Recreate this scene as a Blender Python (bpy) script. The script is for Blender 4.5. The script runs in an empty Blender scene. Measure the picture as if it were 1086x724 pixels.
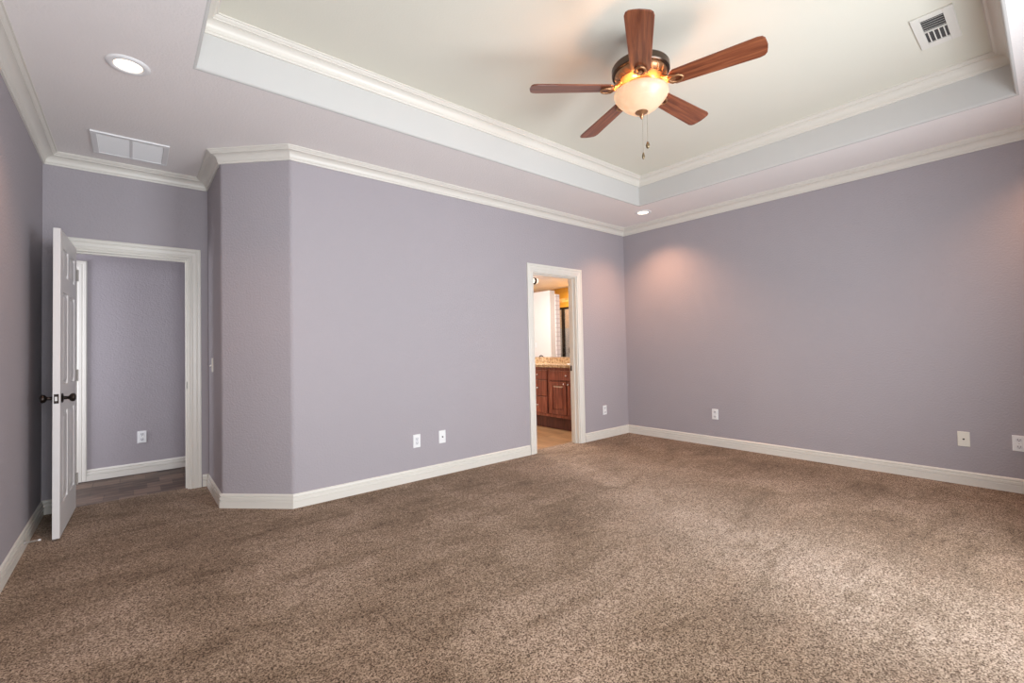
import bpy, bmesh, math, random
from mathutils import Vector, Matrix
random.seed(7)
PI = math.pi
S = bpy.context.scene
C = S.collection

# ------------------------------------------------------------------ camera
CAM = dict(f=481.8, yaw=50.094, pitch=1.435, roll=-1.225, loc=(-5.136, -3.732, 1.178), sy=-5.784)
def make_camera():
    y, p, r = (math.radians(CAM[k]) for k in ('yaw', 'pitch', 'roll'))
    F = Vector((math.cos(p)*math.cos(y), math.cos(p)*math.sin(y), math.sin(p)))
    Rt = Vector((math.sin(y), -math.cos(y), 0)); U = Rt.cross(F)
    r2 = math.cos(r)*Rt + math.sin(r)*U; u2 = -math.sin(r)*Rt + math.cos(r)*U
    cd = bpy.data.cameras.new('camera'); co = bpy.data.objects.new('camera', cd); C.objects.link(co)
    m = Matrix((r2, u2, -F)).transposed().to_4x4(); m.translation = Vector(CAM['loc'])
    co.matrix_world = m
    cd.sensor_fit = 'HORIZONTAL'; cd.sensor_width = 36; cd.lens = CAM['f']*36/1086
    cd.shift_y = CAM['sy']/1086; cd.clip_start = .02
    S.camera = co
make_camera()

# ------------------------------------------------------------------ light
S.view_settings.view_transform = 'Standard'; S.view_settings.look = 'None'
S.view_settings.gamma = 1; S.view_settings.use_curve_mapping = False
S.view_settings.exposure = -0.14
W = bpy.data.worlds.new('world'); S.world = W; W.use_nodes = True
W.node_tree.nodes['Background'].inputs[0].default_value = (.75, .86, 1, 1)
W.node_tree.nodes['Background'].inputs[1].default_value = 1.0

def area(name, loc, rot, sx, sy, power, col, spread=180):
    l = bpy.data.lights.new(name, 'AREA'); l.shape = 'RECTANGLE'; l.size = sx; l.size_y = sy
    l.energy = power; l.color = col; l.spread = math.radians(spread)
    o = bpy.data.objects.new(name, l); o.location = loc; o.rotation_euler = rot; C.objects.link(o); return o
def point(name, loc, power, col, rad=.05):
    l = bpy.data.lights.new(name, 'POINT'); l.energy = power; l.color = col; l.shadow_soft_size = rad
    o = bpy.data.objects.new(name, l); o.location = loc; C.objects.link(o); return o
def spot(name, loc, power, col, size=110, blend=.8, rad=.05):
    l = bpy.data.lights.new(name, 'SPOT'); l.energy = power; l.color = col; l.shadow_soft_size = rad
    l.spot_size = math.radians(size); l.spot_blend = blend
    o = bpy.data.objects.new(name, l); o.location = loc; C.objects.link(o); return o
DAY = (.90, .95, 1)
# daylight entering through the two windows of the wall behind the camera (it faces +y)
NW = -4.38                                     # near wall face
WIN = [(-5.35, -4.30, .25, 2.05), (-3.30, -1.40, .25, 2.05)]
WP = (68, 96)
for k, (a, b, c, d) in enumerate(WIN):
    area('window_daylight', ((a+b)/2, NW+.03, (c+d)/2), (PI/2+math.radians(7), 0, 0), b-a-.1, d-c-.15, WP[k], DAY, 150)
# lights of the bathroom and hallway; hallway daylight comes from its unseen left side
area('bath_side_fill', (-.03, 4.2, 1.7), (0, PI/2, 0), 1.2, 1.2, 18, (.95, .95, 1))  # added fill to brighten the partition; the east wall has no window
area('bath_ceiling_fill', (-.95, 2.5, 2.70), (0, 0, 0), .4, .4, 80, (1, .90, .82))  # added overhead fill for the bathroom, no fitting above it
area('shower_lamp', (-3.3, 3.75, 2.70), (0, 0, 0), .3, .3, 95, (1, .76, .48))
area('hall_daylight', (-6.75, 1.72, 1.25), (0, -PI/2, 0), 1.6, .7, 36, (.88, .91, 1))
point('vanity_fill', (-.2, 2.12, 2.275), 30, (1, .80, .66), .04)  # added fill for the bathroom ceiling, out of sight beside the vanity light

# ------------------------------------------------------------------ materials
def newmat(name):
    m = bpy.data.materials.new(name); m.use_nodes = True
    return m, m.node_tree.nodes, m.node_tree.links, m.node_tree.nodes['Principled BSDF']
def plain(name, col, rough=.5, metal=0, **kw):
    m, n, l, b = newmat(name)
    b.inputs['Base Color'].default_value = (*col, 1); b.inputs['Roughness'].default_value = rough
    b.inputs['Metallic'].default_value = metal
    for k, v in kw.items(): b.inputs[k.replace('_', ' ')].default_value = v
    # faint variation so that no surface is perfectly uniform
    tc = n.new('ShaderNodeTexCoord'); no = n.new('ShaderNodeTexNoise'); no.inputs['Scale'].default_value = 3
    l.new(tc.outputs['Object'], no.inputs['Vector'])
    mx = n.new('ShaderNodeMix'); mx.data_type = 'RGBA'
    mx.inputs['A'].default_value = (*[c*.99 for c in col], 1); mx.inputs['B'].default_value = (*[min(1, c*1.01) for c in col], 1)
    l.new(no.outputs['Fac'], mx.inputs['Factor']); l.new(mx.outputs['Result'], b.inputs['Base Color'])
    return m
def paint(name, col, bump=.12, scale=95, rough=.75):
    m, n, l, b = newmat(name)
    b.inputs['Roughness'].default_value = rough; b.inputs['Specular IOR Level'].default_value = .3
    tc = n.new('ShaderNodeTexCoord')
    a = n.new('ShaderNodeTexNoise'); a.inputs['Scale'].default_value = scale; a.inputs['Detail'].default_value = 3
    l.new(tc.outputs['Object'], a.inputs['Vector'])
    g = n.new('ShaderNodeTexNoise'); g.inputs['Scale'].default_value = 1.3; l.new(tc.outputs['Object'], g.inputs['Vector'])
    mx = n.new('ShaderNodeMix'); mx.data_type = 'RGBA'
    mx.inputs['A'].default_value = (*[c*.975 for c in col], 1); mx.inputs['B'].default_value = (*[min(1, c*1.025) for c in col], 1)
    l.new(g.outputs['Fac'], mx.inputs['Factor']); l.new(mx.outputs['Result'], b.inputs['Base Color'])
    bp = n.new('ShaderNodeBump'); bp.inputs['Strength'].default_value = bump; bp.inputs['Distance'].default_value = .01
    l.new(a.outputs['Fac'], bp.inputs['Height']); l.new(bp.outputs['Normal'], b.inputs['Normal'])
    return m
def ramp(n, stops):
    r = n.new('ShaderNodeValToRGB'); e = r.color_ramp.elements
    while len(e) > 1: e.remove(e[-1])
    e[0].position = stops[0][0]; e[0].color = (*stops[0][1], 1)
    for p, c in stops[1:]:
        x = e.new(p); x.color = (*c, 1)
    return r
def wood(name, dark, mid, light, scale=(1, 14, 14), rough=.4, nscale=3.5, coat=.0):
    m, n, l, b = newmat(name)
    tc = n.new('ShaderNodeTexCoord'); mp = n.new('ShaderNodeMapping'); mp.inputs['Scale'].default_value = scale
    l.new(tc.outputs['Object'], mp.inputs['Vector'])
    no = n.new('ShaderNodeTexNoise'); no.inputs['Scale'].default_value = nscale; no.inputs['Detail'].default_value = 7
    no.inputs['Distortion'].default_value = .6; l.new(mp.outputs['Vector'], no.inputs['Vector'])
    r = ramp(n, [(.28, dark), (.5, mid), (.72, light)]); l.new(no.outputs['Fac'], r.inputs['Fac'])
    l.new(r.outputs['Color'], b.inputs['Base Color']); b.inputs['Roughness'].default_value = rough
    b.inputs['Coat Weight'].default_value = coat
    return m

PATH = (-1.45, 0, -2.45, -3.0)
def carpet_mat():
    m, n, l, b = newmat('carpet_pile')
    b.inputs['Roughness'].default_value = .95; b.inputs['Specular IOR Level'].default_value = .1; b.inputs['Sheen Weight'].default_value = .05
    
    tc = n.new('ShaderNodeTexCoord')
    def noise(s, det=4, dist=0, rot=None, sc=None, rough=.5):
        x = n.new('ShaderNodeTexNoise'); x.inputs['Scale'].default_value = s; x.inputs['Detail'].default_value = det
        x.inputs['Distortion'].default_value = dist; x.inputs['Roughness'].default_value = rough
        if sc:
            mp = n.new('ShaderNodeMapping'); mp.inputs['Scale'].default_value = sc; mp.inputs['Rotation'].default_value = (0, 0, rot or 0)
            l.new(tc.outputs['Object'], mp.inputs['Vector']); l.new(mp.outputs['Vector'], x.inputs['Vector'])
        else: l.new(tc.outputs['Object'], x.inputs['Vector'])
        return x
    fib = noise(150, 3, rough=.85)                            # tufts
    fine = n.new('ShaderNodeTexVoronoi'); fine.inputs['Scale'].default_value = 190; l.new(tc.outputs['Object'], fine.inputs['Vector'])
    wn = n.new('ShaderNodeSeparateColor'); l.new(fine.outputs['Color'], wn.inputs[0])
    mxf = n.new('ShaderNodeMath'); mxf.operation = 'MULTIPLY_ADD'; mxf.inputs[1].default_value = .24; l.new(wn.outputs[0], mxf.inputs[0]); l.new(fib.outputs['Fac'], mxf.inputs[2])
    clump = noise(34, 4, .3, rough=.7)                        # matted clumps a few centimetres wide
    big = noise(1.1, 7, .25, rough=.72)                       # wear and pile direction
    str_ = noise(2.0, 6, .35, rot=.25, sc=(.8, 2.6, 1), rough=.72)         # brushed streaks
    r1 = ramp(n, [(.48, (.052, .030, .018)), (.58, (.228, .157, .106)), (.72, (.51, .395, .296))])
    l.new(mxf.outputs[0], r1.inputs['Fac'])
    r2 = ramp(n, [(.36, (.60, .55, .50)), (.49, (.88, .86, .83)), (.60, (1.12, 1.13, 1.16))]); l.new(big.outputs['Fac'], r2.inputs['Fac'])
    r3 = ramp(n, [(.38, (.72, .69, .65)), (.47, (.97, .97, .97)), (.60, (1.10, 1.10, 1.12))]); l.new(str_.outputs['Fac'], r3.inputs['Fac'])
    r4 = ramp(n, [(.3, (.70, .68, .66)), (.5, (1, 1, 1)), (.7, (1.2, 1.2, 1.2))]); l.new(clump.outputs['Fac'], r4.inputs['Fac'])
    # pale path from the bathroom door: wear plus window sheen painted into the colour
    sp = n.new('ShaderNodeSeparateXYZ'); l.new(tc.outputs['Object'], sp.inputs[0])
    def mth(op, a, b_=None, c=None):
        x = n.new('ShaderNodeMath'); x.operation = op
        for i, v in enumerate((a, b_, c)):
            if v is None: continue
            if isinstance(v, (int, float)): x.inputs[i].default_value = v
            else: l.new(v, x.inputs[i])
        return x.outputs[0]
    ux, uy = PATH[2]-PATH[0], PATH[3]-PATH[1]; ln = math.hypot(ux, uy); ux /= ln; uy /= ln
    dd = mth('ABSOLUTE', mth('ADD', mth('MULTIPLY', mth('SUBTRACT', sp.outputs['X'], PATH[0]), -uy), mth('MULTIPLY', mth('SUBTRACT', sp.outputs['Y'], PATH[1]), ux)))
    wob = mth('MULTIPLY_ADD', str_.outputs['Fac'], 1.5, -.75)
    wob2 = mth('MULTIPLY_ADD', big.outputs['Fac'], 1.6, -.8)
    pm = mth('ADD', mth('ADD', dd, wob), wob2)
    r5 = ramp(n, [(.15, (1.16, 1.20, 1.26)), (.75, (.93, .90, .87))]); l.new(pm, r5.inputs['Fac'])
    def mul(A, B, f):
        x = n.new('ShaderNodeMix'); x.data_type = 'RGBA'; x.blend_type = 'MULTIPLY'; x.inputs['Factor'].default_value = f
        l.new(A, x.inputs['A']); l.new(B, x.inputs['B']); return x.outputs['Result']
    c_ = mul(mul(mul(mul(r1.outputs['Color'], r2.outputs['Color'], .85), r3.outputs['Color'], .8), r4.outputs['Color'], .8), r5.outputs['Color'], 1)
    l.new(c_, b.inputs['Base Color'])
    bp = n.new('ShaderNodeBump'); bp.inputs['Strength'].default_value = .35; bp.inputs['Distance'].default_value = .004
    l.new(mxf.outputs[0], bp.inputs['Height']); l.new(bp.outputs['Normal'], b.inputs['Normal'])
    return m

def plank_mat(name, cols, mortar, bw, bh, rot=0, rough=.35, stretch=(1, 12, 1)):
    m, n, l, b = newmat(name)
    tc = n.new('ShaderNodeTexCoord'); mp = n.new('ShaderNodeMapping'); mp.inputs['Rotation'].default_value = (0, 0, rot)
    l.new(tc.outputs['Object'], mp.inputs['Vector'])
    br = n.new('ShaderNodeTexBrick'); br.inputs['Scale'].default_value = 1
    br.inputs['Brick Width'].default_value = bw; br.inputs['Row Height'].default_value = bh
    br.inputs['Mortar Size'].default_value = .003; br.inputs['Bias'].default_value = 0
    br.inputs['Color1'].default_value = (*cols[0], 1); br.inputs['Color2'].default_value = (*cols[2], 1); br.inputs['Mortar'].default_value = (*mortar, 1)
    l.new(mp.outputs['Vector'], br.inputs['Vector'])
    ms = n.new('ShaderNodeMapping'); ms.inputs['Scale'].default_value = stretch; l.new(mp.outputs['Vector'], ms.inputs['Vector'])
    no = n.new('ShaderNodeTexNoise'); no.inputs['Scale'].default_value = 4; no.inputs['Detail'].default_value = 6; l.new(ms.outputs['Vector'], no.inputs['Vector'])
    r = ramp(n, [(.3, cols[0]), (.5, cols[1]), (.7, cols[2])]); l.new(no.outputs['Fac'], r.inputs['Fac'])
    mx = n.new('ShaderNodeMix'); mx.data_type = 'RGBA'; mx.inputs['Factor'].default_value = .5
    l.new(br.outputs['Color'], mx.inputs['A']); l.new(r.outputs['Color'], mx.inputs['B']); l.new(mx.outputs['Result'], b.inputs['Base Color'])
    b.inputs['Roughness'].default_value = rough
    return m
def tile_mat(name, c1, c2, mortar, bw, bh, axes='yz', off=.5, msz=.004):
    m, n, l, b = newmat(name)
    tc = n.new('ShaderNodeTexCoord'); sp = n.new('ShaderNodeSeparateXYZ'); cb = n.new('ShaderNodeCombineXYZ')
    l.new(tc.outputs['Object'], sp.inputs[0]); l.new(sp.outputs[axes[0].upper()], cb.inputs['X']); l.new(sp.outputs[axes[1].upper()], cb.inputs['Y'])
    br = n.new('ShaderNodeTexBrick'); br.inputs['Scale'].default_value = 1; br.offset = off
    br.inputs['Brick Width'].default_value = bw; br.inputs['Row Height'].default_value = bh; br.inputs['Mortar Size'].default_value = msz
    br.inputs['Color1'].default_value = (*c1, 1); br.inputs['Color2'].default_value = (*c2, 1); br.inputs['Mortar'].default_value = (*mortar, 1)
    l.new(cb.outputs[0], br.inputs['Vector']); l.new(br.outputs['Color'], b.inputs['Base Color']); b.inputs['Roughness'].default_value = .35
    return m
def granite():
    m, n, l, b = newmat('granite')
    tc = n.new('ShaderNodeTexCoord'); no = n.new('ShaderNodeTexNoise'); no.inputs['Scale'].default_value = 30; no.inputs['Detail'].default_value = 8
    no.inputs['Roughness'].default_value = .7; l.new(tc.outputs['Object'], no.inputs['Vector'])
    r = ramp(n, [(.32, (.16, .09, .05)), (.45, (.42, .27, .15)), (.55, (.62, .46, .28)), (.7, (.72, .62, .48))])
    l.new(no.outputs['Fac'], r.inputs['Fac']); l.new(r.outputs['Color'], b.inputs['Base Color']); b.inputs['Roughness'].default_value = .18
    return m
def emit(name, col, strength):
    m, n, l, b = newmat(name)
    b.inputs['Base Color'].default_value = (*col, 1); b.inputs['Emission Color'].default_value = (*col, 1)
    b.inputs['Emission Strength'].default_value = strength
    return m
def bowl_mat():
    m, n, l, b = newmat('alabaster_glass')
    tc = n.new('ShaderNodeTexCoord'); no = n.new('ShaderNodeTexNoise'); no.inputs['Scale'].default_value = 9; no.inputs['Detail'].default_value = 5
    no.inputs['Distortion'].default_value = 1.5; l.new(tc.outputs['Object'], no.inputs['Vector'])
    r = ramp(n, [(.3, (1, .50, .24)), (.55, (1, .60, .31)), (.75, (1, .76, .47))]); l.new(no.outputs['Fac'], r.inputs['Fac'])
    l.new(r.outputs['Color'], b.inputs['Emission Color']); b.inputs['Emission Strength'].default_value = .62
    b.inputs['Base Color'].default_value = (.4, .36, .30, 1); b.inputs['Roughness'].default_value = .3
    tr = n.new('ShaderNodeBsdfTranslucent'); tr.inputs['Color'].default_value = (.9, .8, .66, 1)
    ad = n.new('ShaderNodeMixShader'); ad.inputs[0].default_value = .09
    l.new(b.outputs[0], ad.inputs[1]); l.new(tr.outputs[0], ad.inputs[2]); l.new(ad.outputs[0], n['Material Output'].inputs['Surface'])
    return m

M = {}
M['wall'] = paint('lilac_grey_wall_paint', (.395, .362, .384), bump=.3, scale=70)
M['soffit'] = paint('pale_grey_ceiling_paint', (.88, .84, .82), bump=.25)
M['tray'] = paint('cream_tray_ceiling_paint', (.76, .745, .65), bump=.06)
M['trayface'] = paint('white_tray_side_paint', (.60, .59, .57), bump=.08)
M['trim'] = plain('cream_white_trim_enamel', (.74, .708, .645), .35)
M['door'] = plain('white_door_enamel', (.70, .675, .66), .42)
M['plate'] = plain('white_cover_plate_plastic', (.86, .86, .86), .3)
M['almond'] = plain('almond_cover_plate_plastic', (.80, .77, .68), .3)
M['slot'] = plain('dark_slot', (.03, .025, .02), .6)
M['socket'] = plain('socket_face_plastic', (.74, .74, .76), .35)
M['bronze'] = plain('oil_rubbed_bronze', (.035, .026, .022), .3, .85)
M['housing'] = plain('dark_bronze_fan_housing', (.09, .065, .05), .28, .8)
M['copper'] = plain('antique_copper_fan_metal', (.42, .22, .11), .35, .75)
M['brass'] = plain('aged_brass_fob', (.25, .19, .11), .4, .7)
M['chain'] = plain('pull_chain_metal', (.55, .5, .42), .35, .8)
M['hinge'] = plain('dull_hinge_metal', (.40, .37, .34), .6, .4)
M['nickel'] = plain('satin_nickel_knob', (.75, .72, .68), .25, .9)
M['blade'] = wood('walnut_fan_blade', (.09, .022, .010), (.21, .06, .026), (.34, .115, .05), scale=(1, 16, 16), rough=.32, coat=.3)
M['cab'] = wood('cherry_cabinet_wood', (.13, .035, .022), (.25, .075, .048), (.36, .13, .08), scale=(10, 10, 1), rough=.35)
M['cabdark'] = wood('dark_cherry_recess', (.05, .012, .01), (.09, .025, .018), (.13, .04, .03), scale=(10, 10, 1), rough=.45)
M['granite'] = granite()
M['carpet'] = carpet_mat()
M['hallfloor'] = plank_mat('dark_mixed_wood_tile', [(.028, .016, .011), (.085, .052, .036), (.26, .17, .12)], (.02, .014, .01), .19, .19, rot=0, rough=.5, stretch=(1, 5, 1))
M['bathfloor'] = plank_mat('honey_wood_planks', [(.22, .11, .05), (.42, .24, .12), (.58, .38, .21)], (.13, .06, .03), 1.2, .12, rot=PI/2, rough=.3)
M['bathwall'] = paint('pale_bathroom_paint', (.78, .72, .70), bump=.08)
M['mustard'] = tile_mat('mustard_shower_tile', (.60, .30, .03), (.66, .35, .05), (.5, .26, .04), .33, .33, 'yz', 0)
M['listello'] = tile_mat('amber_border_tile', (.86, .55, .22), (.62, .33, .12), (.74, .45, .2), .11, .12, 'yz', 0)
M['greytile'] = tile_mat('grey_shower_tile', (.30, .30, .36), (.38, .36, .40), (.24, .24, .28), .33, .33, 'yz', 0)
M['tantile'] = tile_mat('tan_shower_tile', (.46, .30, .22), (.52, .36, .27), (.38, .26, .2), .33, .33, 'yz', 0)
M['whitetile'] = tile_mat('white_jamb_tile', (.80, .78, .80), (.74, .72, .76), (.5, .46, .50), .2, .10, 'xz', 0, .006)
M['white'] = plain('glossy_white_porcelain', (.85, .85, .85), .12)
M['mirror'] = plain('mirror_silver', (.93, .94, .94), .0, 1)
M['mirror'].node_tree.nodes['Principled BSDF'].inputs['Roughness'].default_value = .0
M['lens'] = emit('recessed_lamp_lens', (1, .80, .62), 4)
M['bowl'] = bowl_mat()
M['bulbglass'] = emit('vanity_lamp_glass', (1, .9, .8), .9)
m, n, l, b = newmat('clear_glass'); b.inputs['Roughness'].default_value = .03; b.inputs['Base Color'].default_value = (.6, .65, .7, 1)
tp = n.new('ShaderNodeBsdfTransparent'); tp.inputs['Color'].default_value = (.90, .93, .97, 1); mg = n.new('ShaderNodeMixShader'); mg.inputs[0].default_value = .92
l.new(b.outputs[0], mg.inputs[1]); l.new(tp.outputs[0], mg.inputs[2]); l.new(mg.outputs[0], n['Material Output'].inputs['Surface']); M['glass'] = m
M['register'] = plain('cream_register_enamel', (.78, .76, .70), .4)
M['duct'] = plain('dark_grey_duct', (.07, .07, .07), .7)

# ------------------------------------------------------------------ helpers
def obj(name, bm, mat, parent=None, smooth=None, bevel=0):
    me = bpy.data.meshes.new(name)
    bmesh.ops.recalc_face_normals(bm, faces=bm.faces[:])
    bm.to_mesh(me); bm.free()
    me.materials.append(mat)
    if smooth is not None:
        me.shade_smooth(); me.set_sharp_from_angle(angle=math.radians(smooth))
    o = bpy.data.objects.new(name, me); C.objects.link(o)
    if parent: o.parent = parent
    if bevel:
        md = o.modifiers.new('bevel', 'BEVEL'); md.width = bevel; md.segments = 2; md.limit_method = 'ANGLE'; md.angle_limit = math.radians(40)
    return o
def struct(name, bm, mat, **kw):
    o = obj(name, bm, mat, **kw); o['kind'] = 'structure'; return o
def tag(o, label, cat, group=None):
    o['label'] = label; o['category'] = cat
    if group: o['group'] = group
    return o
def empty(name, loc, rot=(0, 0, 0)):
    o = bpy.data.objects.new(name, None); o.location = loc; o.rotation_euler = rot; o.empty_display_size = .05; C.objects.link(o); return o
def box(bm, x0, x1, y0, y1, z0, z1, mtx=None):
    v = [bm.verts.new((x, y, z)) for x in (x0, x1) for y in (y0, y1) for z in (z0, z1)]
    for f in ((0, 1, 3, 2), (4, 6, 7, 5), (0, 4, 5, 1), (2, 3, 7, 6), (0, 2, 6, 4), (1, 5, 7, 3)): bm.faces.new([v[i] for i in f])
    if mtx: bmesh.ops.transform(bm, matrix=mtx, verts=v)
    return v
def lathe(bm, prof, seg=40, mtx=None):
    rings = []; allv = []
    for r, z in prof:
        if r < 1e-6:
            v = bm.verts.new((0, 0, z)); rings.append([v]); allv.append(v)
        else:
            rg = [bm.verts.new((r*math.cos(2*PI*i/seg), r*math.sin(2*PI*i/seg), z)) for i in range(seg)]
            rings.append(rg); allv += rg
    for a, b in zip(rings, rings[1:]):
        for i in range(seg):
            j = (i+1) % seg
            if len(a) == 1 and len(b) == 1: continue
            if len(a) == 1: bm.faces.new((a[0], b[i], b[j]))
            elif len(b) == 1: bm.faces.new((a[i], a[j], b[0]))
            else: bm.faces.new((a[i], a[j], b[j], b[i]))
    if mtx: bmesh.ops.transform(bm, matrix=mtx, verts=allv)
    return allv
def tube(bm, pts, r, seg=10):
    pts = [Vector(p) for p in pts]; prev = None; rings = []
    up = Vector((0, 0, 1))
    for i, p in enumerate(pts):
        t = (pts[min(i+1, len(pts)-1)] - pts[max(i-1, 0)]).normalized()
        a = t.cross(up)
        if a.length < .05: a = t.cross(Vector((1, 0, 0)))
        a.normalize()
        if prev is not None:
            a = (prev - t*prev.dot(t)).normalized()
        prev = a; b = t.cross(a)
        rr = r[i] if isinstance(r, (list, tuple)) else r
        rings.append([bm.verts.new(p + rr*(math.cos(2*PI*k/seg)*a + math.sin(2*PI*k/seg)*b)) for k in range(seg)])
    for A, B in zip(rings, rings[1:]):
        for k in range(seg):
            j = (k+1) % seg; bm.faces.new((A[k], A[j], B[j], B[k]))
    bm.faces.new(rings[0][::-1]); bm.faces.new(rings[-1])
def prism(bm, poly, z0, z1, mtx=None):
    a = [bm.verts.new((x, y, z0)) for x, y in poly]; b = [bm.verts.new((x, y, z1)) for x, y in poly]
    bm.faces.new(a[::-1]); bm.faces.new(b)
    for i in range(len(poly)):
        j = (i+1) % len(poly); bm.faces.new((a[i], a[j], b[j], b[i]))
    if mtx: bmesh.ops.transform(bm, matrix=mtx, verts=a+b)
def offsets(path, closed):
    """mitre vectors, the room being to the right of the walking direction"""
    n = len(path); out = []
    def nrm(a, b):
        d = (Vector(b)-Vector(a)).normalized(); return Vector((d.y, -d.x))
    for i in range(n):
        if closed or 0 < i < n-1:
            n1 = nrm(path[i-1], path[i]); n2 = nrm(path[i], path[(i+1) % n]); out.append((n1+n2)/(1+n1.dot(n2)))
        elif i == 0: out.append(nrm(path[0], path[1]))
        else: out.append(nrm(path[-2], path[-1]))
    return out
def sweep(bm, path, prof, closed=False, only=None, close_prof=True):
    off = offsets(path, closed); n = len(path)
    segs = range(n if closed else n-1) if only is None else only
    for s in segs:
        i, j = s, (s+1) % n
        A = [bm.verts.new((path[i][0]+off[i].x*d, path[i][1]+off[i].y*d, z)) for d, z in prof]
        B = [bm.verts.new((path[j][0]+off[j].x*d, path[j][1]+off[j].y*d, z)) for d, z in prof]
        m = len(prof)
        for k in range(m if close_prof else m-1):
            q = (k+1) % m; bm.faces.new((A[k], A[q], B[q], B[k]))
        if close_prof: bm.faces.new(A); bm.faces.new(B[::-1])
    bmesh.ops.remove_doubles(bm, verts=bm.verts[:], dist=1e-5)
def casing(bm, face, x0, x1, zt, prof, sgn, axis='x', z0=0):
    """three-sided door casing on the plane axis-perpendicular at 'face'; sgn = outward direction of the profile"""
    def P(s, t, z): return (s, face+sgn*t, z) if axis == 'x' else (face+sgn*t, s, z)
    ring = []
    for kind in range(4):
        row = []
        for w, t in prof:
            if kind == 0: row.append(bm.verts.new(P(x0-w, t, z0)))
            if kind == 1: row.append(bm.verts.new(P(x0-w, t, zt+w)))
            if kind == 2: row.append(bm.verts.new(P(x1+w, t, zt+w)))
            if kind == 3: row.append(bm.verts.new(P(x1+w, t, z0)))
        ring.append(row)
    m = len(prof)
    for a, b in zip(ring, ring[1:]):
        for k in range(m):
            q = (k+1) % m; bm.faces.new((a[k], a[q], b[q], b[k]))
    bm.faces.new(ring[0]); bm.faces.new(ring[-1][::-1])

# ------------------------------------------------------------------ room dimensions
H, TH = 2.743, 3.045
XL, YQ = -5.66, 1.177                  # left wall, doorway wall
P1 = (-4.202, 0.0); P0 = (-4.610, .408)
T = .12
TX0, TX1, TY0, TY1 = -4.863, -.738, -3.615, -.764
DO = (-5.512, -4.745, 2.03)            # bedroom doorway opening
BO = (-1.704, -.972, 2.03)             # bathroom doorway opening
HB = 2.19                              # hallway back wall
BW, BN = -3.75, 5.5                    # bathroom west and north walls

# floors
bm = bmesh.new()
prism(bm, [(XL, NW), (0, NW), (0, 0), (BO[1]-.0, 0), (BO[1], .13), (BO[0], .13), (BO[0], 0), P1, P0, (P0[0], YQ), (DO[1], YQ), (DO[1], YQ+.055), (DO[0], YQ+.055), (DO[0], YQ), (XL, YQ)], -.08, 0)
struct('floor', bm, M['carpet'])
bm = bmesh.new(); box(bm, -6.8, -3.9, YQ+.055, HB, -.08, -.006); struct('floor_hall', bm, M['hallfloor'])
bm = bmesh.new(); box(bm, BW, 0, .13, BN, -.08, -.006); struct('floor_bath', bm, M['bathfloor'])

# walls
bm = bmesh.new(); box(bm, XL-T, XL, NW-T, YQ+T, -.08, TH+.1); struct('wall_left', bm, M['wall'])
bm = bmesh.new(); box(bm, 0, T, NW-T, 0, -.08, TH+.1); struct('wall_right', bm, M['wall'])
bm = bmesh.new()
box(bm, P1[0]+.03, BO[0], 0, T, -.08, TH+.1); box(bm, BO[1], T, 0, T, -.08, TH+.1); box(bm, BO[0], BO[1], 0, T, BO[2], TH+.1)
struct('wall_back', bm, M['wall'])
def bull(p, d1, d2, r, n=6):
    """arc that rounds corner p between incoming direction d1 and outgoing d2"""
    p = Vector(p); d1 = Vector(d1).normalized(); d2 = Vector(d2).normalized()
    a = p-d1*r; b = p+d2*r; out = []
    for i in range(n+1):
        t = i/n; out.append(tuple((1-t)**2*a + 2*t*(1-t)*p + t*t*b))
    return out
poly = [(P1[0]+.03, 0)] + bull(P1, (-1, 0), (-1, 1), .022) + bull(P0, (-1, 1), (0, 1), .022) + [(P0[0], P0[1]+.03), (P0[0]+T, P0[1]+.03), (P0[0]+T, P0[1]+.05), (P1[0]+.05, T), (P1[0]+.03, T)]
bm = bmesh.new(); prism(bm, poly, -.08, TH+.1); struct('wall_angled', bm, M['wall'], smooth=25)
bm = bmesh.new(); box(bm, P0[0], P0[0]+T, P0[1]+.03, YQ+.08, -.08, TH+.1); struct('wall_recess', bm, M['wall'])
bm = bmesh.new()
box(bm, XL, DO[0], YQ, YQ+T, -.08, TH+.1); box(bm, DO[1], P0[0]+T, YQ, YQ+T, -.08, TH+.1); box(bm, DO[0], DO[1], YQ, YQ+T, DO[2], TH+.1)
struct('wall_doorway', bm, M['wall'])
# near wall with its two windows (behind the camera)
bm = bmesh.new(); xs = [XL] + [v for w in WIN for v in w[:2]] + [0]
for k in range(0, len(xs), 2): box(bm, xs[k], xs[k+1], NW-T, NW, -.08, TH+.1)
for a, b_, c, d in WIN: box(bm, a, b_, NW-T, NW, -.08, c); box(bm, a, b_, NW-T, NW, d, TH+.1)
struct('wall_near', bm, M['wall'])
for k, (a, b_, c, d) in enumerate(WIN):
    bm = bmesh.new(); w = .05
    box(bm, a, a+w, NW-T, NW-.05, c, d); box(bm, b_-w, b_, NW-T, NW-.05, c, d); box(bm, a+w, b_-w, NW-T, NW-.05, c, c+w); box(bm, a+w, b_-w, NW-T, NW-.05, d-w, d)
    box(bm, a+w, b_-w, NW-.1, NW-.06, (c+d)/2-.02, (c+d)/2+.02)
    fr = struct('window_%d' % (k+1), bm, M['trim'])
    bm = bmesh.new(); box(bm, a+w, b_-w, NW-.085, NW-.08, c+w, d-w); obj('pane', bm, M['glass'], fr)
    bm = bmesh.new(); box(bm, a-.05, b_+.05, NW-.05, NW+.05, c-.03, c); obj('window_sill', bm, M['trim'], fr)
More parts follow.
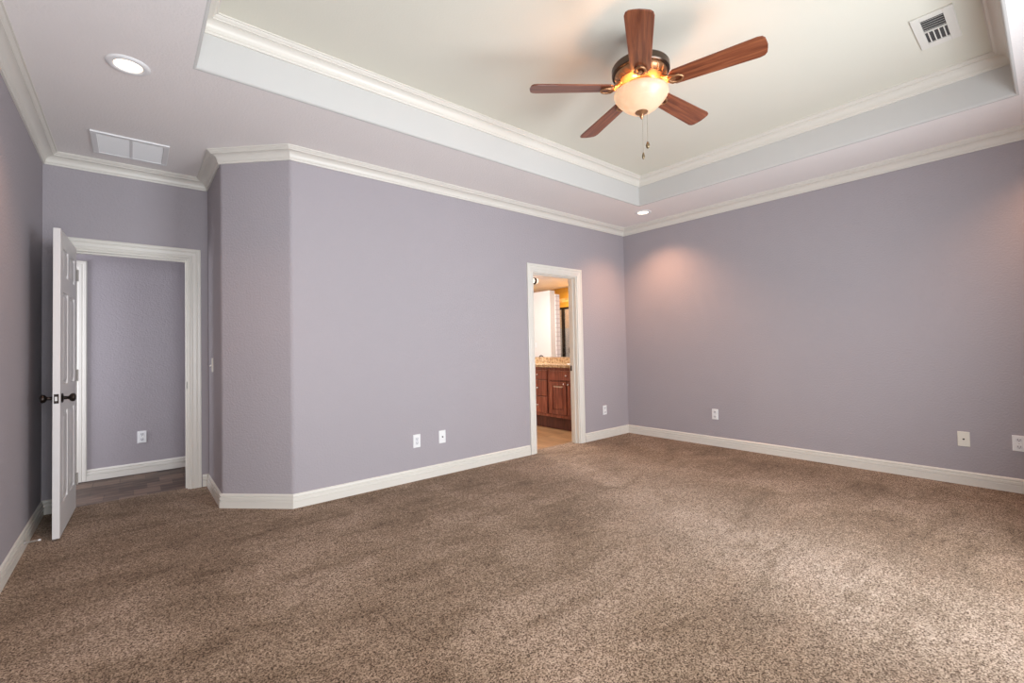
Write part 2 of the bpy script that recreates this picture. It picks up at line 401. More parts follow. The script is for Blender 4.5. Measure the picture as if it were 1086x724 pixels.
# hallway
bm = bmesh.new(); box(bm, -6.8, -3.9, HB, HB+T, -.08, TH); struct('wall_hall_back', bm, M['wall'])
bm = bmesh.new(); box(bm, -6.8-T, -6.8, YQ, HB+T, -.08, TH); struct('wall_hall_left', bm, M['wall'])
bm = bmesh.new(); box(bm, -3.9, -3.9+T, YQ, HB+T, -.08, TH); struct('wall_hall_right', bm, M['wall'])
bm = bmesh.new(); box(bm, -6.8-T, XL-T, YQ, YQ+T, -.08, TH); box(bm, P0[0]+T, -3.9, YQ, YQ+T, -.08, TH); struct('wall_hall_front', bm, M['wall'])
# bathroom
bm = bmesh.new(); box(bm, 0, T, T, BN+T, -.08, TH); struct('wall_bath_east', bm, M['bathwall'])
bm = bmesh.new(); box(bm, BW, 0, BN, BN+T, -.08, TH); struct('wall_bath_north', bm, M['bathwall'])
bm = bmesh.new(); box(bm, BW-.1, BW, T, BN+T, -.08, TH); struct('wall_bath_west', bm, M['bathwall'])

# ceiling: soffit with a bullnosed tray opening, tray sides, tray top
R = .018
bm = bmesh.new()
a, b_, c, d = TX0-R, TX1+R, TY0-R, TY1+R
box(bm, -7, a, NW-.2, 5.8, H, TH-.003); box(bm, b_, .2, NW-.2, 5.8, H, TH-.003); box(bm, a, b_, NW-.2, c, H, TH-.003); box(bm, a, b_, d, 5.8, H, TH-.003)
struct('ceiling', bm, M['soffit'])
tray_path = [(TX0, TY0), (TX0, TY1), (TX1, TY1), (TX1, TY0)]      # room on the right-hand side, walking clockwise
bm = bmesh.new()
prof = [(0, TH)] + [(-R+R*math.cos(t), H+R-R*math.sin(t)) for t in [PI/2*i/6 for i in range(7)]]
sweep(bm, tray_path, prof, closed=True, close_prof=False)
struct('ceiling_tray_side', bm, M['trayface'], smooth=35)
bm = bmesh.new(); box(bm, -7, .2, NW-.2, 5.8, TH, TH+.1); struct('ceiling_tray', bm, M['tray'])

# crown mouldings
def crown(zc, e=.089):
    cove = [(.018+.044*(1-math.cos(t)), -.072+.044*math.sin(t)) for t in [PI/2*i/7 for i in range(8)]]
    p = [(0, -e), (.011, -e), (.013, -.084), (.013, -.078), (.018, -.074)] + cove + [(.066, -.028), (.066, -.022), (.071, -.020), (.078, -.013), (.081, -.0085), (e, -.0085), (e, 0), (0, 0)]
    return [(x, zc+z) for x, z in p]
room_path = [(XL, NW), (XL, YQ), (P0[0], YQ), P0, P1, (0, 0), (0, NW)]
bm = bmesh.new(); sweep(bm, room_path, crown(H), closed=True); struct('trim_1', bm, M['trim'], smooth=30)
bm = bmesh.new(); sweep(bm, tray_path, crown(TH), closed=True); struct('trim_2', bm, M['trim'], smooth=30)

# baseboards
BP = [(0, 0), (.0165, 0), (.0165, .051), (.0085, .052), (.0085, .058), (.0155, .061), (.0145, .078), (.006, .079), (.006, .085), (.0115, .089), (.0095, .100), (.003, .106), (0, .106)]
CW = .089
def base(name, path, only=None):
    bm = bmesh.new(); sweep(bm, path, BP, only=only); struct(name, bm, M['trim'])
base('baseboard_left', [(XL, NW), (XL, YQ), (DO[0]-CW, YQ)])
pth = [(DO[1]+CW, YQ), (P0[0], YQ), P0, P1, (BO[0]-CW, 0)]
base('baseboard_recess', pth, [0, 1]); base('baseboard_angled', pth, [2]); base('baseboard_back', pth, [3])
pth = [(BO[1]+CW, 0), (0, 0), (0, NW), (XL, NW)]
base('baseboard_corner', pth, [0]); base('baseboard_right', pth, [1]); base('baseboard_near', pth, [2])
base('baseboard_hall', [(-5.467, HB), (-3.9, HB)])

# door casings and jambs
CP = [(.004, 0), (.004, .011), (.010, .014), (.016, .014), (.018, .011), (.024, .011), (.030, .0155), (.052, .017), (.056, .014), (.060, .014), (.064, .019), (.082, .0195), (CW, .016), (CW, 0)]
def jamb(bm, x0, x1, zt, y0, y1):
    t = .018
    box(bm, x0, x0+t, y0, y1, -.005, zt); box(bm, x1-t, x1, y0, y1, -.005, zt); box(bm, x0+t, x1-t, y0, y1, zt-t, zt)
    ym = (y0+y1)/2
    box(bm, x0+t, x0+t+.011, ym-.016, ym+.02, -.005, zt-t); box(bm, x1-t-.011, x1-t, ym-.016, ym+.02, -.005, zt-t); box(bm, x0+t+.011, x1-t-.011, ym-.016, ym+.02, zt-t-.011, zt-t)
bm = bmesh.new(); casing(bm, YQ, DO[0]+.008, DO[1]-.008, DO[2]-.008, CP, -1); casing(bm, YQ+T, DO[0]+.008, DO[1]-.008, DO[2]-.008, CP, 1)
jamb(bm, DO[0], DO[1], DO[2], YQ, YQ+T); tr = struct('trim_3', bm, M['trim'])
bm = bmesh.new(); box(bm, DO[1]-.0195, DO[1]-.018, YQ+.012, YQ+.04, .875, .935); obj('strike_plate', bm, M['bronze'], tr)
bm = bmesh.new(); casing(bm, 0, BO[0]+.008, BO[1]-.008, BO[2]-.008, CP, -1); casing(bm, T, BO[0]+.008, BO[1]-.008, BO[2]-.008, CP, 1)
jamb(bm, BO[0], BO[1], BO[2], 0, T); tr = struct('trim_4', bm, M['trim'])
bm = bmesh.new(); box(bm, BO[1]-.021, BO[1]-.018, .076, .112, .875, .94); obj('strike_plate', bm, M['bronze'], tr)
# far hallway door with its casing (mostly behind the open leaf)
bm = bmesh.new(); casing(bm, HB, -6.30, -5.556, 2.00, CP, -1); struct('trim_5', bm, M['trim'])

# six-panel door leaf; local x from hinge (0) to free edge (w), y = thickness
def leaf_mesh(w, h, t=.035):
    bm = bmesh.new()
    cols = [(.11, w/2-.05), (w/2+.05, w-.11)]
    rows = [(.20, .80), (.98, 1.60), (1.71, h-.11)]
    # slab core, thinner; then stiles and rails
    box(bm, 0, w, .008, t-.008, 0, h)
    for s0, s1 in ((0, .008), (t-.008, t)):
        for x0, x1 in ((0, cols[0][0]), (cols[0][1], cols[1][0]), (cols[1][1], w)): box(bm, x0, x1, s0, s1, 0, h)
        zs = [0] + [v for r in rows for v in r] + [h]
        for k in range(0, len(zs), 2):
            for x0, x1 in cols: box(bm, x0, x1, s0, s1, zs[k], zs[k+1])
    for (x0, x1) in cols:
        for (z0, z1) in rows:
            for s, yo, yi in ((0, .008, .001), (1, t-.008, t-.001)):
                g, q = .014, .034
                o = [(x0+g, z0+g), (x1-g, z0+g), (x1-g, z1-g), (x0+g, z1-g)]; i = [(x0+q, z0+q), (x1-q, z0+q), (x1-q, z1-q), (x0+q, z1-q)]
                A = [bm.verts.new((x, yo, z)) for x, z in o]; B = [bm.verts.new((x, yi, z)) for x, z in i]
                for k in range(4): j = (k+1) % 4; bm.faces.new((A[k], A[j], B[j], B[k]))
                bm.faces.new(B)
    return bm
def knob_mesh(bm, base, direction, scale=1):
    prof = [(0, 0), (.031, 0), (.032, .004), (.026, .008), (.012, .010), (.010, .03), (.014, .036), (.024, .042), (.028, .052), (.026, .062), (.016, .068), (0, .070)]
    q = Vector((0, 0, 1)).rotation_difference(Vector(direction)).to_matrix().to_4x4()
    lathe(bm, [(r*scale, z*scale) for r, z in prof], 24, Matrix.Translation(base) @ q)
LW, LH = .755, 2.005
door = obj('door_1', leaf_mesh(LW, LH), M['door']); door['kind'] = 'structure'
door['label'] = 'white six-panel door standing open against the left wall'
door.location = (DO[0]+.006, YQ-.006, .014); door.rotation_euler = (0, 0, math.radians(-91.8))
# local frame: x runs along the leaf; local -y is the side that faces the left wall
bm = bmesh.new(); knob_mesh(bm, (LW-.065, .035, .895), (0, 1, 0)); obj('door_knob', bm, M['bronze'], door, smooth=40)
bm = bmesh.new(); knob_mesh(bm, (LW-.065, 0, .895), (0, -1, 0)); obj('door_knob', bm, M['bronze'], door, smooth=40)
bm = bmesh.new(); box(bm, LW, LW+.0015, .006, .029, .865, .925); obj('latch_plate', bm, M['bronze'], door)
bm = bmesh.new(); box(bm, LW+.0015, LW+.010, .011, .023, .882, .908); obj('latch_bolt', bm, M['nickel'], door)
for z in (.22, 1.02, 1.80):
    bm = bmesh.new(); lathe(bm, [(0, 0), (.006, 0), (.006, .09), (0, .09)], 12, Matrix.Translation((-.006, .041, z-.045)))
    box(bm, -.002, .03, .035, .0365, z-.043, z+.043); obj('hinge', bm, M['hinge'], door)
far = obj('door_2', leaf_mesh(.735, 1.99), M['door']); far['kind'] = 'structure'; far.location = (-6.297, HB-.001-.0, .008)
far.scale = (1, .3, 1); far.location.y = HB-.012

# ------------------------------------------------------------------ ceiling fan
FX, FY = -2.80, -2.19
fan = empty('ceiling_fan', (FX, FY, 2.70))
tag(fan, 'five-blade walnut ceiling fan with glowing bowl light hanging from tray ceiling', 'ceiling fan')
bm = bmesh.new(); lathe(bm, [(0, .344), (.065, .344), (.066, .325), (.055, .29), (.02, .268), (0, .268)], 32); obj('canopy', bm, M['housing'], fan, smooth=40)
bm = bmesh.new(); lathe(bm, [(0, .30), (.013, .30), (.013, .12), (0, .12)], 16); obj('downrod', bm, M['housing'], fan, smooth=40)
bm = bmesh.new(); lathe(bm, [(0, .158), (.05, .158), (.06, .150), (.14, .146), (.163, .140), (.168, .132), (.168, .098), (.163, .092), (.154, .090), (0, .090)], 56); obj('motor_housing', bm, M['housing'], fan, smooth=30)
bm = bmesh.new()
lathe(bm, [(0, .092), (.152, .0905), (.150, .078), (.138, .066), (.128, .060), (.130, .052), (.112, .040), (.085, .034), (.08, .012), (0, .012)], 56)
for k in range(20):                                             # cast leaf ornament around the lower ring
    a = 2*PI*k/20; c_, s_ = math.cos(a), math.sin(a)
    tube(bm, [(.150*c_, .150*s_, .088), (.146*math.cos(a+.07), .146*math.sin(a+.07), .076), (.133*math.cos(a+.16), .133*math.sin(a+.16), .064), (.122*math.cos(a+.22), .122*math.sin(a+.22), .05)], [.004, .008, .007, .003], 8)
obj('motor_trim_ring', bm, M['copper'], fan, smooth=50)
bm = bmesh.new(); lathe(bm, [(0, .03), (.075, .03), (.078, .0), (.07, -.012), (0, -.014)], 48)
for k in range(3):
    a = 2*PI*k/3; tube(bm, [(.07*math.cos(a), .07*math.sin(a), -.005), (.15*math.cos(a), .15*math.sin(a), -.013)], .003, 6)
obj('light_fitter', bm, M['copper'], fan, smooth=40)
bo = [(.146, -.010), (.157, -.018), (.158, -.028), (.152, -.045), (.138, -.065), (.118, -.086), (.096, -.106), (.070, -.124), (.044, -.134), (.02, -.137)]
bi = [(r-.004, z+.003) for r, z in bo[::-1]]
bm = bmesh.new(); lathe(bm, bo+bi, 56); obj('glass_bowl', bm, M['bowl'], fan, smooth=50)
bm = bmesh.new(); lathe(bm, [(0, -.124), (.034, -.128), (.038, -.135), (.030, -.142), (.014, -.148), (.010, -.154), (.013, -.160), (.008, -.168), (.004, -.176), (0, -.178)], 28); obj('finial', bm, M['copper'], fan, smooth=40)
rx, ry = math.sin(math.radians(50.1)), -math.cos(math.radians(50.1))
for (off, zt, zf, fr_) in ((.004, -.165, -.40, .009), (.032, -.13, -.335, .0125)):
    x, y = rx*off, ry*off
    bm = bmesh.new(); tube(bm, [(x, y, zt), (x, y, zf+.02)], .0011, 6)
    nb = 40
    for k in range(nb):
        z = zt + (zf+.02-zt)*k/nb; bmesh.ops.create_icosphere(bm, subdivisions=1, radius=.0019, matrix=Matrix.Translation((x, y, z)))
    ch = obj('pull_chain', bm, M['chain'], fan)
    bm = bmesh.new(); lathe(bm, [(0, .024), (.003, .022), (fr_*.6, .014), (fr_, 0), (fr_*.8, -.012), (fr_*.3, -.019), (0, -.02)], 16, Matrix.Translation((x, y, zf))); obj('fob', bm, M['brass'], ch, smooth=50)
def blade_mesh():
    bm = bmesh.new(); out = []
    r0, r1 = .165, .665
    w0, w1 = .056, .071
    n = 10
    up = [(r0+.012, w0-.014), (r0+.03, w0)] + [(r0+.03+(r1-.04-r0-.03)*i/n, w0+(w1-w0)*i/n) for i in range(1, n+1)]
    tip = [(r1-.018, w1-.006), (r1-.006, w1-.020), (r1-.001, w1-.045), (r1+.002, 0)]
    half = [(r0, 0), (r0+.002, w0-.03)] + up + tip
    poly = half + [(x, -y) for x, y in half[-2:0:-1]]
    prism(bm, poly, -.0045, .0045)
    return bm
def iron_mesh():
    bm = bmesh.new()
    # arm from motor to the medallion, and two curling prongs around an opening
    tube(bm, [(.10, 0, .055), (.135, 0, .030), (.165, 0, .004), (.19, 0, -.010)], [.013, .012, .010, .009], 10)
    for s in (1, -1):
        tube(bm, [(.16, 0, -.004), (.178, .020*s, -.010), (.20, .028*s, -.011), (.224, .026*s, -.011), (.238, .013*s, -.011), (.243, 0, -.011)], [.009, .008, .0075, .007, .006, .006], 8)
        tube(bm, [(.125, .006*s, .03), (.15, .026*s, .006), (.178, .036*s, -.008), (.20, .034*s, -.010)], [.004, .006, .005, .003], 8)
    lathe(bm, [(0, -.012), (.012, -.011), (.012, -.006), (0, -.005)], 16, Matrix.Translation((.190, 0, 0)))
    return bm
pitch = math.radians(12)
for k in range(5):
    a = math.radians(213.6+72*k)
    rot = Matrix.Rotation(a, 4, 'Z') @ Matrix.Rotation(-pitch*-1, 4, 'X')
    if k == 0: bl = obj('blade', blade_mesh(), M['blade'], fan, bevel=.0025); ir = obj('blade_iron', iron_mesh(), M['copper'], fan, smooth=50); b0, i0 = bl, ir
    else:
        bl = b0.copy(); C.objects.link(bl); ir = i0.copy(); C.objects.link(ir)
    bl.matrix_local = Matrix.Translation((0, 0, .012)) @ Matrix.Rotation(a, 4, 'Z') @ Matrix.Rotation(-pitch, 4, 'X')
    ir.matrix_local = Matrix.Translation((0, 0, .008)) @ Matrix.Rotation(a, 4, 'Z') @ Matrix.Rotation(-pitch*.5, 4, 'X')
for k in range(3):
    a = 2*PI*k/3+3.2
    point('fan_bulb', (FX+.085*math.cos(a), FY+.085*math.sin(a), 2.676), 3.0, (1, .36, .09), .02)
point('fan_bulb', (FX-.045, FY-.01, 2.64), 2.5, (1, .62, .36), .03)

# ------------------------------------------------------------------ recessed lights
def can(x, y, label, power=16):
    c_ = empty('recessed_light', (x, y, H)); tag(c_, label, 'ceiling light', 'recessed can lights in the lower ceiling')
    bm = bmesh.new(); lathe(bm, [(.062, -.001), (.060, -.004), (.062, -.007), (.068, -.010), (.080, -.010), (.090, -.007), (.095, -.002), (.095, 0), (.062, 0)], 48); obj('trim_ring', bm, M['plate'], c_, smooth=40)
    bm = bmesh.new(); lathe(bm, [(0, -.0035), (.045, -.0035), (.061, -.002), (.061, 0), (0, 0)], 40); obj('lens', bm, M['lens'], c_, smooth=40)
    spot('recessed_spot', (x, y, H-.03), power, (1, .52, .30), 125, .9, .05)
can(-5.152, -.576, 'round recessed light near the return grille on the left', 28)
can(-.496, -.651, 'round recessed light above the far room corner', 80)
can(-.40, -3.98, 'round recessed light by the right wall near its near end', 48)
can(-5.12, -3.98, 'round recessed light in the left corner behind the camera', 34)

# ------------------------------------------------------------------ return grille and supply register
g = empty('return_air_grille', (-5.141, .703, H)); tag(g, 'white return air grille with two filter panels above the entry', 'vent')
w = .222
bm = bmesh.new()
for x0, x1, y0, y1 in ((-w, w, -w, -w+.03), (-w, w, w-.03, w), (-w, -w+.035, -w+.03, w-.03), (w-.035, w, -w+.03, w-.03)): box(bm, x0, x1, y0, y1, -.012, -.001)
box(bm, -.009, .009, -w+.03, w-.03, -.011, -.001)
obj('frame', bm, M['plate'], g, bevel=.003)
for s in (-1, 1):
    bm = bmesh.new(); x0, x1 = sorted((s*.009, s*(w-.035)))
    box(bm, x0, x1, -w+.03, w-.03, -.003, -.001)
    for k in range(26):
        y = -w+.036+k*(2*w-.072)/25
        box(bm, x0, x1, -.0045, .0045, -.0008, .0008, Matrix.Translation((0, y, -.006)) @ Matrix.Rotation(-.5, 4, 'X'))
    obj('louver_panel', bm, M['plate'], g)
g = empty('supply_register', (-1.43, -3.325, TH)); tag(g, 'white supply register with dark louvers in the tray ceiling', 'vent')
bm = bmesh.new()
X0, X1, Y0, Y1 = -.20, .21, -.10, .085
ox0, ox1, oy0, oy1 = -.15, .15, -.055, .045
for q in ((X0, X1, Y0, oy0), (X0, X1, oy1, Y1), (X0, ox0, oy0, oy1), (ox1, X1, oy0, oy1)): box(bm, *q, -.010, -.001)
box(bm, -.006, .006, oy0, oy1, -.010, -.001)
obj('frame', bm, M['register'], g, bevel=.002)
bm = bmesh.new(); box(bm, ox0, ox1, oy0, oy1, -.002, -.001); obj('duct_opening', bm, M['duct'], g)
for k in range(4):
    bm = bmesh.new(); y = oy0+.015+k*.023
    box(bm, .008, ox1-.002, -.003, .003, -.0007, .0007, Matrix.Translation((0, y, -.008)) @ Matrix.Rotation(-.75, 4, 'X')); obj('louver', bm, M['register'], g)
for k in range(5):
    bm = bmesh.new(); x = ox0+.014+k*.027
    box(bm, -.004, .004, oy0+.002, oy1-.002, -.0007, .0007, Matrix.Translation((x, 0, -.008)) @ Matrix.Rotation(-.6, 4, 'Y')); obj('louver', bm, M['register'], g)

# ------------------------------------------------------------------ wall plates; local x across, z up, -y out of the wall
def plate_root(name, loc, rz, label, cat, group, mat='plate', w=.072, h=.118):
    r = empty(name, loc, (0, 0, rz)); tag(r, label, cat, group)
    bm = bmesh.new(); a, b_ = w/2, h/2
    A = [bm.verts.new((x, 0, z)) for x, z in ((-a, -b_), (a, -b_), (a, b_), (-a, b_))]
    B = [bm.verts.new((x*.93, -.006, z*.955)) for x, z in ((-a, -b_), (a, -b_), (a, b_), (-a, b_))]
    Cc = [bm.verts.new((x, -.0025, z)) for x, z in ((-a, -b_), (a, -b_), (a, b_), (-a, b_))]
    for P, Q in ((A, Cc), (Cc, B)):
        for k in range(4): j = (k+1) % 4; bm.faces.new((P[k], P[j], Q[j], Q[k]))
    bm.faces.new(B); bm.faces.new(A)
    obj('cover_plate', bm, M[mat], r)
    return r
def duplex(loc, rz, label, **kw):
    r = plate_root('electrical_outlet', loc, rz, label, 'outlet', 'electrical outlets low on the walls', **kw)
    for z in (.026, -.026):
        bm = bmesh.new()
        poly = [(.0165*math.cos(t), max(-.0135, min(.0135, .0175*math.sin(t)))) for t in [2*PI*i/24 for i in range(24)]]
        prism(bm, poly, 0, .0025, Matrix.Translation((0, -.006, z)) @ Matrix.Rotation(PI/2, 4, 'X'))
        s = obj('socket', bm, M['socket'], r)
        bm = bmesh.new()
        for x in (-.0065, .0065): box(bm, x-.0014, x+.0014, -.0095, -.0084, z-.002, z+.008)
        box(bm, -.0028, .0028, -.0095, -.0084, z-.0095, z-.005); obj('slots', bm, M['slot'], s)
    bm = bmesh.new(); lathe(bm, [(0, 0), (.003, 0), (.003, .001), (0, .0012)], 12, Matrix.Translation((0, -.006, 0)) @ Matrix.Rotation(PI/2, 4, 'X')); obj('screw', bm, M['nickel'], r)
def decora(loc, rz, label):
    r = plate_root('electrical_outlet', loc, rz, label, 'outlet', 'electrical outlets low on the walls')
    bm = bmesh.new(); box(bm, -.0165, .0165, -.008, -.006, -.0335, .0335); s = obj('socket', bm, M['socket'], r, bevel=.001)
    for z in (.018, -.018):
        bm = bmesh.new()
        for x in (-.0065, .0065): box(bm, x-.0013, x+.0013, -.0086, -.0078, z-.002, z+.008)
        box(bm, -.0025, .0025, -.0086, -.0078, z-.010, z-.0055); obj('slots', bm, M['slot'], s)
def coax(loc, rz, label, mat='plate'):
    r = plate_root('cable_outlet', loc, rz, label, 'cable outlet', 'cable wall plates', mat)
    bm = bmesh.new(); lathe(bm, [(0, 0), (.0065, 0), (.0065, .002), (.0045, .003), (.0045, .011), (.002, .011), (.002, .009), (0, .009)], 12, Matrix.Translation((0, -.006, 0)) @ Matrix.Rotation(PI/2, 4, 'X')); obj('connector', bm, M['slot'], r, smooth=40)
    for z in (-.042, .042):
        bm = bmesh.new(); lathe(bm, [(0, 0), (.003, 0), (.003, .001), (0, .0012)], 10, Matrix.Translation((0, -.0055, z)) @ Matrix.Rotation(PI/2, 4, 'X')); obj('screw', bm, M[mat], r)
decora((-3.164, 0, .352), 0, 'white outlet on long back wall, left of the cable plate')
coax((-2.898, 0, .353), 0, 'white cable plate on long back wall, right of the outlet')
duplex((-.494, 0, .352), 0, 'white outlet between the bathroom door and the room corner')
duplex((0, -1.197, .362), -PI/2, 'white outlet on the right wall, nearest the far corner')
coax((0, -3.231, .364), -PI/2, 'almond cable plate low on the right wall', 'almond')
duplex((0, -3.530, .372), -PI/2, 'white outlet at the right edge of the right wall')
duplex((-5.061, HB, .36), 0, 'white outlet on the hallway wall seen through the open door')
r = plate_root('light_switch', (P0[0], .887, 1.082), -PI/2, 'cream toggle light switch on the narrow wall beside the doorway', 'light switch', None, 'almond', .072, .118)
bm = bmesh.new(); box(bm, -.005, .005, -.022, 0, -.004, .004, Matrix.Translation((0, -.004, .002)) @ Matrix.Rotation(.5, 4, 'X')); obj('toggle', bm, M['almond'], r, bevel=.001)

# spring door stop on the left baseboard
ds = empty('door_stop', (XL+.0165, .36, .045)); tag(ds, 'thin spring door stop on the left baseboard behind the door', 'door stop')
bm = bmesh.new(); lathe(bm, [(0, 0), (.012, 0), (.010, .005), (0, .006)], 16, Matrix.Rotation(PI/2, 4, 'Y')); obj('mount', bm, M['hinge'], ds)
bm = bmesh.new(); tube(bm, [(.004+.055*i/240, .005*math.cos(i*2*PI/12), .005*math.sin(i*2*PI/12)) for i in range(241)], .0009, 6); obj('spring', bm, M['hinge'], ds)
bm = bmesh.new(); lathe(bm, [(0, .058), (.005, .058), (.006, .064), (.005, .070), (0, .071)], 16, Matrix.Rotation(PI/2, 4, 'Y')); obj('rubber_tip', bm, M['plate'], ds)

# ------------------------------------------------------------------ bathroom
VX = -.53                                       # cabinet front
v = empty('vanity_cabinet', (0, 1.4, 0)); tag(v, 'cherry wood vanity cabinet under the granite top in the bathroom', 'cabinet')
def vobj(name, bm, mat, parent=v, **kw):
    o = obj(name, bm, mat, parent, **kw)
    if parent is v: o.location = (0, -1.4, 0)
    return o
bm = bmesh.new(); box(bm, VX+.02, -.002, T+.005, 2.70, .17, .878); vobj('body', bm, M['cab'])
bm = bmesh.new(); box(bm, VX+.075, -.002, T+.005, 2.70, -.005, .17); vobj('toe_kick', bm, M['cabdark'])
bm = bmesh.new()
box(bm, VX+.012, VX+.02, T+.005, 2.70, .17, .21); box(bm, VX+.012, VX+.02, T+.005, 2.70, .845, .878)
for y in (.125, .97, 1.39, 2.25): box(bm, VX+.012, VX+.02, y, y+.03, .21, .845)
vobj('face_frame', bm, M['cab'])
def raised(bm, y0, y1, z0, z1, fr=.055):
    x = VX-.004
    box(bm, x, x+.014, y0, y0+fr, z0, z1); box(bm, x, x+.014, y1-fr, y1, z0, z1); box(bm, x, x+.014, y0+fr, y1-fr, z0, z0+fr); box(bm, x, x+.014, y0+fr, y1-fr, z1-fr, z1)
    box(bm, x+.010, x+.015, y0+fr, y1-fr, z0+fr, z1-fr)
    g_, q = .006, .026; a = [(y0+fr+g_, z0+fr+g_), (y1-fr-g_, z0+fr+g_), (y1-fr-g_, z1-fr-g_), (y0+fr+g_, z1-fr-g_)]
    b_ = [(y0+fr+q, z0+fr+q), (y1-fr-q, z0+fr+q), (y1-fr-q, z1-fr-q), (y0+fr+q, z1-fr-q)]
    A = [bm.verts.new((x+.010, y, z)) for y, z in a]; B = [bm.verts.new((x+.002, y, z)) for y, z in b_]
    for k in range(4): j = (k+1) % 4; bm.faces.new((A[k], A[j], B[j], B[k]))
    bm.faces.new(B)
def vknob(y, z, parent):
    bm = bmesh.new(); q = Vector((0, 0, 1)).rotation_difference(Vector((-1, 0, 0))).to_matrix().to_4x4()
    lathe(bm, [(0, 0), (.006, 0), (.005, .012), (.011, .017), (.0135, .023), (.010, .028), (0, .030)], 16, Matrix.Translation((VX-.004, y, z)) @ q); obj('knob', bm, M['nickel'], parent, smooth=40)
for z0, z1, kz in ((.700, .835, .768), (.462, .690, .572), (.215, .450, .325)):
    bm = bmesh.new(); box(bm, VX-.004, VX+.012, 1.01, 1.375, z0, z1); dr = vobj('drawer', bm, M['cab'], bevel=.004); vknob(1.192, kz, dr)
bm = bmesh.new(); box(bm, VX-.004, VX+.012, .29, .955, .700, .835); dr = vobj('drawer', bm, M['cab'], bevel=.004); vknob(.615, .768, dr)
for y0, y1, ky in ((.633, .955, .660), (.29, .612, .578)):
    bm = bmesh.new(); raised(bm, y0, y1, .225, .680); dr = vobj('cabinet_door', bm, M['cab']); vknob(ky, .648, dr)
for y0, y1, ky in ((1.43, 1.83, 1.80), (1.84, 2.24, 1.87)):
    bm = bmesh.new(); raised(bm, y0, y1, .225, .835); dr = vobj('cabinet_door', bm, M['cab']); vknob(ky, .78, dr)
ct = empty('countertop', (0, 1.4, .9)); tag(ct, 'tan speckled granite countertop on the bathroom vanity', 'countertop')
def cobj(name, bm, **kw):
    o = obj(name, bm, M['granite'], ct, **kw); o.location = (0, -1.4, -.9); return o
bm = bmesh.new(); box(bm, -.56, -.002, T+.003, 2.72, .880, .920); cobj('slab', bm, bevel=.004)
bm = bmesh.new(); box(bm, -.022, -.002, T+.003, 2.72, .920, 1.010); cobj('backsplash', bm, bevel=.002)
def sink(y, label):
    bm = bmesh.new(); m4 = Matrix.Translation((-.30, y, .9205)) @ Matrix.Diagonal((.80, 1, 1, 1))
    lathe(bm, [(.255, 0), (.255, .008), (.245, .014), (.225, .012), (.20, .001), (.10, .0008), (.02, .0005), (0, .0005)], 40, m4)
    return tag(obj('sink', bm, M['white'], smooth=40), label, 'sink', 'bathroom sinks')
sink(.50, 'white oval sink nearest the bathroom doorway'); sink(1.85, 'white oval sink at the far end of the vanity')
fc = empty('faucet', (-.075, 1.79, .9205)); tag(fc, 'dark bronze gooseneck faucet at the far vanity sink', 'faucet')
bm = bmesh.new(); tube(bm, [(0, 0, .0), (0, 0, .06)] + [(-.05+.05*math.cos(t), 0, .06+.05*math.sin(t)) for t in [PI*i/10 for i in range(1, 11)]] + [(-.10, 0, .045)], .010, 12); lathe(bm, [(0, .0), (.026, 0), (.024, .008), (0, .012)], 20); obj('spout', bm, M['bronze'], fc, smooth=50)
for s in (1,):
    bm = bmesh.new(); lathe(bm, [(0, 0), (.02, 0), (.014, .03), (.018, .045), (0, .05)], 16, Matrix.Translation((0, s*.10, 0))); tube(bm, [(0, s*.10, .042), (0, s*.145, .050)], .005, 8); obj('handle', bm, M['bronze'], fc, smooth=50)
bm = bmesh.new(); box(bm, -.008, -.002, .16, 2.70, 1.012, 2.42)
tag(obj('mirror', bm, M['mirror']), 'large frameless wall mirror above the bathroom vanity', 'mirror')
vl = empty('vanity_light', (-.008, 1.795, 2.275)); tag(vl, 'round dark-rimmed vanity light on the bathroom mirror', 'wall light')
q = Matrix.Rotation(-PI/2, 4, 'Y')
bm = bmesh.new(); lathe(bm, [(0, 0), (.058, 0), (.058, .010), (.050, .014), (.046, .016), (0, .016)], 36, q); obj('back_plate', bm, M['bronze'], vl, smooth=40)
bm = bmesh.new(); lathe(bm, [(0, .014), (.040, .016), (.045, .04), (.038, .065), (.02, .078), (0, .08)], 32, q); obj('lamp_shade', bm, M['bulbglass'], vl, smooth=50)

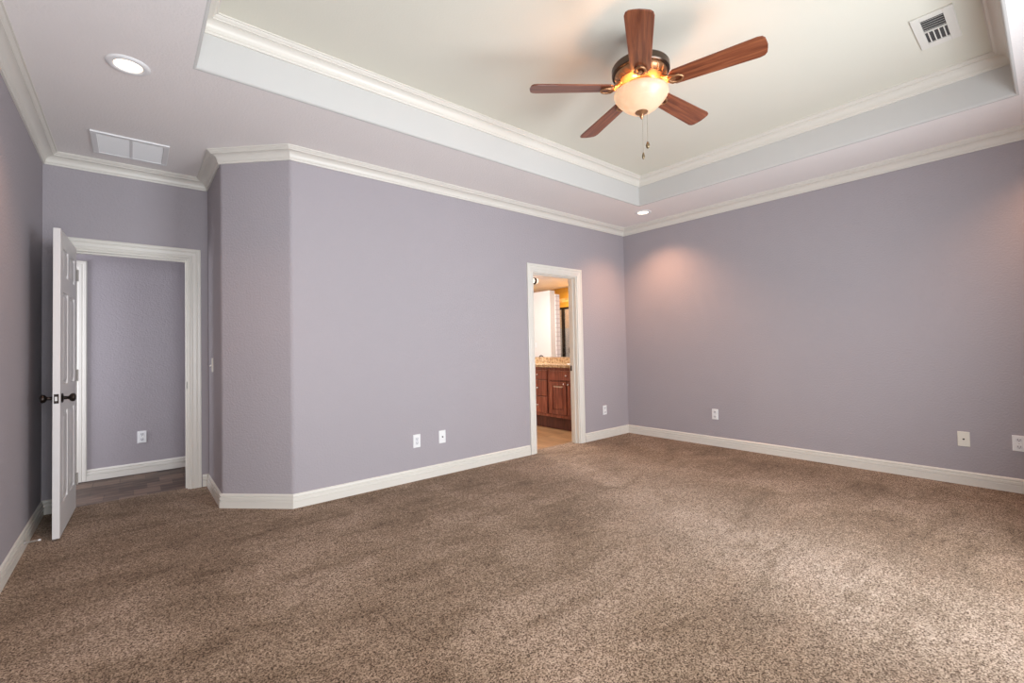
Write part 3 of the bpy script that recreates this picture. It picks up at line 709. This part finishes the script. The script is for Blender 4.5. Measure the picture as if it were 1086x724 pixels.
# seen only in the mirror: partition, tiled jamb, shower enclosure
bm = bmesh.new(); box(bm, -2.15, -2.0, 3.44, BN, -.005, 2.43); pw = struct('wall_bath_partition', bm, M['door'])
bm = bmesh.new(); box(bm, -2.28, -2.15, 3.42, 3.60, -.005, 2.35); struct('trim_6', bm, M['whitetile'])
r = plate_root('light_switch', (-2.0, 3.92, 1.22), PI/2, 'pale switch plate on the white bathroom partition, seen in the mirror', 'light switch', None, 'socket', .07, .118)
bm = bmesh.new(); box(bm, BW, BW+.012, .13, BN, -.005, 1.66); struct('wall_shower_lower', bm, M['greytile'])
bm = bmesh.new(); box(bm, BW, BW+.012, .13, BN, 1.66, 2.20); struct('wall_shower_middle', bm, M['tantile'])
bm = bmesh.new(); box(bm, BW, BW+.016, .13, BN, 2.36, 2.46); struct('trim_7', bm, M['listello'])
bm = bmesh.new(); box(bm, BW, BW+.012, .13, BN, 2.20, 2.36); box(bm, BW, BW+.012, .13, BN, 2.46, H-.001); struct('wall_shower_upper', bm, M['mustard'])
se = empty('shower_enclosure', (-2.9, 3.6, 0)); tag(se, 'dark framed glass shower enclosure reflected in the bathroom mirror', 'shower enclosure')
def sobj(name, bm, mat, parent=None):
    o = obj(name, bm, mat, parent or se)
    if parent is None: o.location = (2.9, -3.6, 0)
    return o
bm = bmesh.new(); box(bm, -2.925, -2.875, 2.6, BN-.002, 2.07, 2.12); sobj('rail', bm, M['bronze'])
bm = bmesh.new(); box(bm, -2.925, -2.875, 2.6, BN-.002, -.005, .05); sobj('rail', bm, M['bronze'])
for y in (2.6, 3.62, 3.885, 5.45):
    bm = bmesh.new(); box(bm, -2.925, -2.875, y-.012 if y != 3.885 else y-.012, y+.035 if y != 3.885 else y+.055, .05, 2.07); sobj('post', bm, M['bronze'])
for y0, y1 in ((2.635, 3.608), (3.655, 3.873), (3.94, 5.438)):
    bm = bmesh.new(); box(bm, -2.904, -2.898, y0, y1, .05, 2.07); sobj('glass_panel', bm, M['glass'])
for y in (3.86, 3.66):
    bm = bmesh.new(); tube(bm, [(-2.875, y, 1.02), (-2.83, y, 1.02), (-2.83, y, 1.14), (-2.875, y, 1.14)], .014, 8); sobj('door_handle', bm, M['bronze'])
